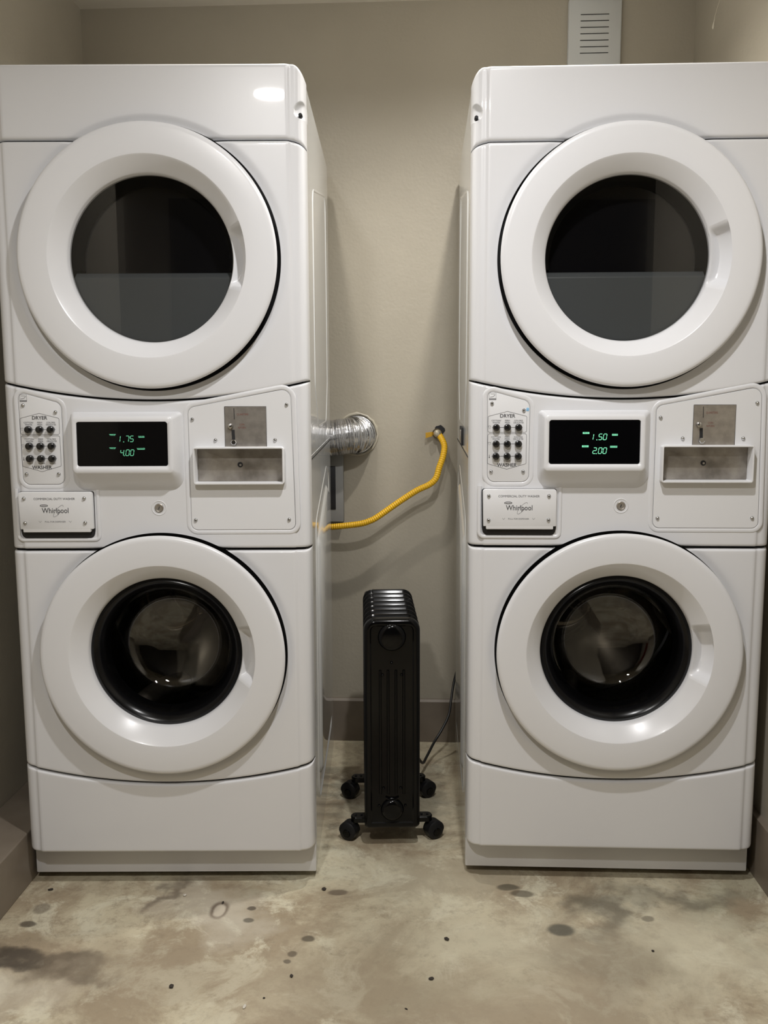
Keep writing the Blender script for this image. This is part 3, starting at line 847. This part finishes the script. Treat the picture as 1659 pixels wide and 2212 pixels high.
    bm = nb(); text_into(bm, 'QUARTERS', .1955, 1.1325, .0062, ym, .85, .008); text_into(bm, 'COIN', .1935, 1.1100, .0055, ym, .85, .008); text_into(bm, 'RETURN', .1935, 1.1030, .0055, ym, .85, .008)
    obj('printed_lettering', bm, 'inkred', ms, smooth=False)
    # coin vault collar and door
    o_ = rect(.0850, .2880, .9770, 1.0610, .006, 6); i_ = inset(o_, .0042)
    yr = yc-.020
    bm = nb(); loops_mesh(bm, [o3(o_, yc+.001), o3(o_, yr+.0015), o3(inset(o_, .001), yr), o3(inset(o_, .0032), yr), o3(i_, yr+.0015), o3(i_, yc+.030)])
    cb = obj('coin_box_collar', bm, 'plate', T)
    bm = nb(); plate(bm, inset(i_, .0002), yc+.031, yc+.014, .001); cd = obj('coin_box_door', bm, 'coinsteel', cb)
    bm = nb(); yl = yc+.014
    lathe(bm, [(.0062, yl), (.0058, yl-.0016), (.0046, yl-.0018), (.0042, yl-.0006), (0, yl-.0006)], .1855, 1.0190, 24); obj('vault_lock', bm, 'gap', cb)
    bm = nb(); lathe(bm, [(.0030, yl-.0008), (.0024, yl-.0022), (0, yl-.0022)], .1862, 1.0185, 16); obj('lock_core', bm, 'steel', cb)
    bm = nb(); plate(bm, rpoly([(.1790, .9775), (.1790, .9735), (.1830, .9690), (.1890, .9690), (.1930, .9735), (.1930, .9775)], [0, .002, .003, .003, .002, 0], 3), yc, yc-.0025, .0004); obj('painted_light_patch', bm, 'plate', cb)  # white half disc standing in for light through a hole in the flange
    return T

LR = .0535; RR = .0082
Lx, Rx, Ry = -.2803, .0807, .0435
make_machine('white washer-dryer stack on the left, prices 1.75 and 4.00, beside the silver duct',
             (Lx - W2*cos(LR), -W2*sin(LR), 0), LR, ('1.75', '4.00'), False)
make_machine('white washer-dryer stack on the right, prices 1.50 and 2.00, below the wall vent',
             (Rx + W2*cos(RR), Ry + W2*sin(RR), 0), RR, ('1.50', '2.00'), True)

# ------------------------------------------------------------------ oil filled radiator
def make_heater():
    T = thing('oil_heater', 'black oil-filled radiator heater on casters standing between the two laundry stacks', 'heater', (-.118, .36, 0), .08)
    hw = .0715; z0, z1 = .055, .613
    body = nb(); lathe(body, [(0, -.185), (.030, -.185), (.030, .17), (0, .17)], 0, .57-.01, 32); lathe(body, [(0, -.185), (.026, -.185), (.026, .17), (0, .17)], 0, .105, 32)
    obj('oil_tubes', body, 'heater', T)
    nf = 8
    for k in range(nf):
        y = -.185 + k*.0485; bm = nb()
        out = rpoly([(-hw, z0), (hw, z0), (hw, z1), (-hw, z1)], [.012, .012, .030, .030], 7)
        o2 = inset(out, .004); o3_ = inset(out, .014)
        if k == 0:
            # front section: dished face with channels
            loops_mesh(bm, [o3(inset(out, .004), y+.024), o3(out, y+.020), o3(out, y+.010), o3(inset(out, .0025), y+.0045), o3(inset(out, .007), y+.001), o3(inset(out, .012), y), o3(inset(out, .016), y+.0005), o3(inset(out, .019), y+.003)], capa=True, capb=True)
        else:
            loops_mesh(bm, [o3(o3_, y+.016), o3(o2, y+.009), o3(out, y+.0075), o3(out, y+.0050), o3(o2, y+.003), o3(o3_, y-.004)], capa=True, capb=True)
        fin = obj('fin', bm, 'heater', T, angle=30)
        if k == 0:
            for zc, r in ((.566, .036), (.108, .030)):
                bm = nb(); lathe(bm, [(r, y+.004), (r-.002, y-.004), (r-.008, y-.0085), (r-.014, y-.010), (0, y-.010)], 0, zc, 40); obj('boss', bm, 'heater', fin)
            for xx in (-.030, -.010, .010, .030):
                bm = nb(); tube(bm, [(xx, y+.003, .15), (xx, y+.002, .17), (xx, y+.002, .46), (xx, y+.003, .48)], .0035, 10); obj('channel', bm, 'heater', fin)
            for xx, zz in ((-.024, .468), (.024, .468), (-.001, .500), (-.034, .118), (.034, .118), (-.022, .166), (.022, .166)):
                bm = nb(); bmesh.ops.create_uvsphere(bm, u_segments=10, v_segments=8, radius=.0036, matrix=Matrix.Translation((xx, y+.001, zz))); obj('rivet', bm, 'heater', fin)
            bm = nb(); tube(bm, catmull([(-.016, y+.001, .142), (-.008, y-.001, .138), (.008, y-.001, .138), (.016, y+.001, .142)], 4), .003, 8); obj('pressed_bead', bm, 'heater', fin)
    # control box at the rear
    bm = nb(); box(bm, -.068, .068, .175, .215, .08, .600, .012, 3); obj('control_box', bm, 'heater_matt', T)
    for yy, ww in ((-.120, .104), (.130, .104)):
        bm = nb()
        out = [(-ww-.004, yy-.017), (ww+.004, yy-.017), (ww+.004, yy+.017), (-ww-.004, yy+.017)]
        P = rpoly(out, .015, 6)
        a = [bm.verts.new((x, y, .050)) for x, y in P]; b = [bm.verts.new((x, y, .0615)) for x, y in P]; c = [bm.verts.new((x, y, .0640)) for x, y in inset(P, .0025)]
        n = len(P)
        for A, B in ((a, b), (b, c)):
            for k in range(n): bm.faces.new((A[k], A[(k+1) % n], B[(k+1) % n], B[k]))
        bm.faces.new(c); bm.faces.new(list(reversed(a)))
        fb = obj('foot_bar', bm, 'heater', T)
        for s in (-1, 1):
            for q in (.095, .080):
                bm = nb(); lathe(bm, [(.0035, .063), (.003, .066), (0, .0665)], s*q, 0, 10, axis='z', cy=yy); obj('bolt', bm, 'heater_matt', fb)
            bm = nb()
            cx = s*(ww+.006); r = .0250; a_ = .5*s
            # hooded twin caster
            loops = []
            for i, (f, hgt) in enumerate(((1.0, -.013), (1.0, .013))):
                loops.append([(cx + cos(t)*r*(1.0 if sin(t) > -.2 else .93) , yy-.004 + hgt, .0250 + sin(t)*r) for t in [2*pi*k/24 for k in range(24)]])
            lo = [[(cx + (p[0]-cx)*.8, yy-.004 - .017, .0250 + (p[2]-.0250)*.8) for p in loops[0]]] + loops + [[(cx + (p[0]-cx)*.8, yy-.004 + .017, .0250 + (p[2]-.0250)*.8) for p in loops[1]]]
            loops_mesh(bm, lo, capa=True, capb=True)
            box(bm, cx-.012-.004*s, cx+.012-.004*s, yy-.012, yy+.012, .03, .05, .004)
            m_ = Matrix.Translation((cx, yy, 0)) @ Matrix.Rotation(a_, 4, 'Z') @ Matrix.Translation((-cx, -yy, 0))
            bmesh.ops.transform(bm, matrix=m_, verts=bm.verts)
            cst = obj('caster', bm, 'heater_matt', T)
            bm = nb(); lathe(bm, [(0, yy-.024), (.010, yy-.0235), (.012, yy-.019), (.012, yy-.015)], cx, .021, 20)
            bmesh.ops.transform(bm, matrix=m_, verts=bm.verts)
            obj('wheel_hub', bm, 'heater', cst)
    return T
make_heater()
bm = nb(); tube(bm, catmull([(-.062, .585, .10), (-.045, .60, .075), (-.030, .63, .045), (-.018, .68, .045), (.006, .74, .070), (.030, .77, .100), (.052, .80, .138), (.060, .84, .175), (.072, .885, .23), (.10, .90, .33)], 8), .0042, 10)
tag(obj('power_cord', bm, 'cord'), 'black power cord rising from the heater to the wall behind the right stack', 'cord')

# ------------------------------------------------------------------ things on the back wall
random.seed(4)
duct_axis = catmull([(-.42, .870, 1.016), (-.36, .872, 1.022), (-.315, .872, 1.028), (-.275, .874, 1.033), (-.255, .884, 1.035), (-.249, .908, 1.036), (-.249, WY+.002, 1.036)], 34)
bm = nb(); rr = []
for i in range(len(duct_axis)):
    rr.append(.0578 + .0016*sin(i*2.1) + random.uniform(-.0008, .0008))
tube(bm, duct_axis, rr, 40, cap=False)
dt = thing('dryer_duct', 'crinkled silver foil duct running from behind the left stack into the wall', 'duct', (-.249, WY, 1.036))
o = obj('foil_hose', bm, 'foil', dt); o.matrix_parent_inverse = Matrix.Translation((.249, -WY, -1.036))
bm = nb(); pts = [(-.249 + (.066+random.uniform(-.001, .002))*cos(t), WY-.002, 1.036 + (.066+random.uniform(-.001, .002))*sin(t)) for t in [2*pi*k/36 for k in range(36)]]
tube(bm, pts, [random.uniform(.003, .006) for _ in pts], 8, closed=True); o = obj('caulk_ring', bm, 'caulk', dt); o.matrix_parent_inverse = Matrix.Translation((.249, -WY, -1.036))

gt = thing('gas_hose', 'yellow ribbed gas hose hanging between the wall valve and the left stack', 'hose', (.017, WY, 1.048))
inv = Matrix.Translation((-.017, -WY, -1.048))
hp = catmull([(.016, .905, 1.036), (.024, .890, 1.026), (.034, .875, 1.002), (.030, .862, .970), (.018, .852, .935), (.010, .845, .907), (.000, .842, .892), (-.018, .840, .879), (-.054, .840, .862), (-.112, .840, .824), (-.179, .838, .777), (-.205, .837, .764), (-.231, .836, .756), (-.275, .835, .750), (-.325, .842, .744), (-.39, .850, .735)], 24)
d = [0]
for a, b in zip(hp, hp[1:]): d.append(d[-1] + (b-a).length)
tot = d[-1]; NS = 510; samp = []; j = 0
for i in range(NS):
    s = tot*i/(NS-1)
    while j < len(d)-2 and d[j+1] < s: j += 1
    f = (s-d[j])/(d[j+1]-d[j]); samp.append(hp[j].lerp(hp[j+1], min(1, max(0, f))))
bm = nb(); tube(bm, samp, [.0098 + .0007*sin(2*pi*i/6) for i in range(NS)], 14)
o = obj('ribbed_tube', bm, 'hose', gt); o.matrix_parent_inverse = inv
bm = nb(); lathe(bm, [(0, .886), (.006, .887), (.0105, .891), (.0130, .898), (.0130, .906), (.0105, .913), (.0105, .93)], .012, 1.040, 16)
o = obj('hose_nut', bm, 'brass', gt, angle=20); o.matrix_parent_inverse = inv
vt = thing('gas_valve', 'brass gas valve with a yellow lever sticking out of the wall hole', 'valve', (.010, WY, 1.040))
inv = Matrix.Translation((-.010, -WY, -1.040))
bm = nb(); lathe(bm, [(.012, .945), (.012, .925), (.0155, .922), (.0155, .914)], .011, 1.040, 24); o = obj('valve_body', bm, 'brass', vt); o.matrix_parent_inverse = inv
bm = nb()
loops_mesh(bm, [[(-.001, .912 + a*.004, 1.040 + b*.004) for a, b in ((-1, -1), (1, -1), (1, 1), (-1, 1))], [(-.006, .908 + a*.007, 1.038 + b*.0070) for a, b in ((-1, -1), (1, -1), (1, 1), (-1, 1))], [(-.026, .900 + a*.006, 1.034 + b*.0085) for a, b in ((-1, -1), (1, -1), (1, 1), (-1, 1))]], True, True)
o = obj('lever', bm, 'yellow', vt, smooth=False); o.matrix_parent_inverse = inv
bm = nb()
hole = [(.019 + .0165*cos(t)*(1+.12*sin(3*t+1)), 1.049 + .0165*sin(t)*(1+.10*cos(5*t))) for t in [2*pi*k/14 for k in range(14)]]
plate(bm, hole, WY+.002, WY-.0012, .0003); o = obj('wall_hole_plate', bm, 'gap', smooth=False); o['kind'] = 'structure'  # flat black plate standing in for the hole in the wall

bx = thing('outlet_box', 'grey wall box with a black opening, half hidden behind the left stack under the duct', 'outlet box', (-.345, WY, .86))
inv = Matrix.Translation((.345, -WY, -.86))
bm = nb(); box(bm, -.400, -.293, WY-.030, WY, .752, .973, .003); o = obj('box_body', bm, 'box', bx); o.matrix_parent_inverse = inv
bm = nb(); box(bm, -.385, -.318, WY-.032, WY-.029, .793, .935, .001); o = obj('box_opening', bm, 'gap', bx); o.matrix_parent_inverse = inv

vg = thing('wall_vent', 'off-white rectangular vent cover with seven slots high on the back wall', 'vent', (.481, WY, 2.19))
inv = Matrix.Translation((-.481, -WY, -2.19))
bm = nb(); plate(bm, rect(.402, .561, 2.04, 2.345, .006), WY, WY-.018, .003); o = obj('cover', bm, 'vent', vg); o.matrix_parent_inverse = inv
VZ = (2.299, 2.281, 2.2625, 2.2445, 2.2255, 2.207, 2.189)
for z in VZ:
    bm = nb(); box(bm, .438, .523, WY-.0188, WY-.017, z-.0011, z+.0011); o = obj('slot', bm, 'gap', vg, smooth=False); o.matrix_parent_inverse = inv

# paint drip on the right wall
bm = nb()
def rwx(y): return RW[0][0] + (RW[1][0]-RW[0][0])*(y-RW[0][1])/(RW[1][1]-RW[0][1])
P = [(.655, 2.275), (.690, 2.26), (.72, 2.24), (.738, 2.225), (.746, 2.212), (.750, 2.204), (.751, 2.198), (.751, 2.193)]
tube(bm, [(rwx(y), y, z) for y, z in P], [.0008, .0008, .0009, .001, .002, .0055, .0068, .002], 10, flat=(Vector((1, 0, 0)), .5))
tag(obj('paint_drip', bm, 'paint_drip'), 'pale teardrop of dried paint with a thin tail on the upper right wall', 'paint drip')

# ------------------------------------------------------------------ grit on the floor
random.seed(11)
def chip(x, y, r, pale, label):
    bm = nb(); bmesh.ops.create_icosphere(bm, subdivisions=2, radius=r)
    sx, sy = random.uniform(.8, 1.6), random.uniform(.6, 1)
    for v in bm.verts:
        k = 1 + random.uniform(-.22, .22); v.co = Vector((v.co.x*sx*k, v.co.y*sy*k, v.co.z*.45*k))
    bmesh.ops.rotate(bm, verts=bm.verts, matrix=Matrix.Rotation(random.uniform(0, 3), 3, 'Z'))
    mz = min(v.co.z for v in bm.verts)
    o = obj('floor_chip', bm, 'litter_pale' if pale else 'litter', smooth=False); o.location = (x, y, -mz)
    tag(o, label, 'debris', 'bits of grit on the concrete floor')
for a in ((.032, -.219, .0055, 0, 'largest dark chip of grit, on the open floor between the two stacks'),
          (-.001, -.357, .0048, 0, 'dark chip of grit near the bottom edge, just right of centre'),
          (-.286, -.362, .0048, 0, 'dark flat chip of grit near the bottom, below the left stack'),
          (-.258, -.029, .0055, 0, 'dark flake on the floor at the inner front corner of the left stack'),
          (-.912, -.062, .0050, 0, 'small dark chip on the floor beside the left ledge'),
          (-.522, -.407, .0050, 0, 'brown chip lying near the bottom edge left of centre'),
          (-.363, -.460, .0042, 1, 'pale chip of grit at the bottom edge of the floor'),
          (-.584, -.071, .0045, 1, 'pale sparkling crumb just in front of the left stack'),
          (-.049, -.451, .0026, 0, 'tiny dark speck at the very bottom, right of centre'),
          (-.330, -.432, .0024, 0, 'tiny dark speck near the bottom, left of centre'),
          (.470, -.240, .0032, 0, 'small dark speck on the pale patch in front of the right stack'),
          (-.487, -.098, .0040, 0, 'dark crumb at the tip of the ring shaped stain on the left')):
    chip(*a)
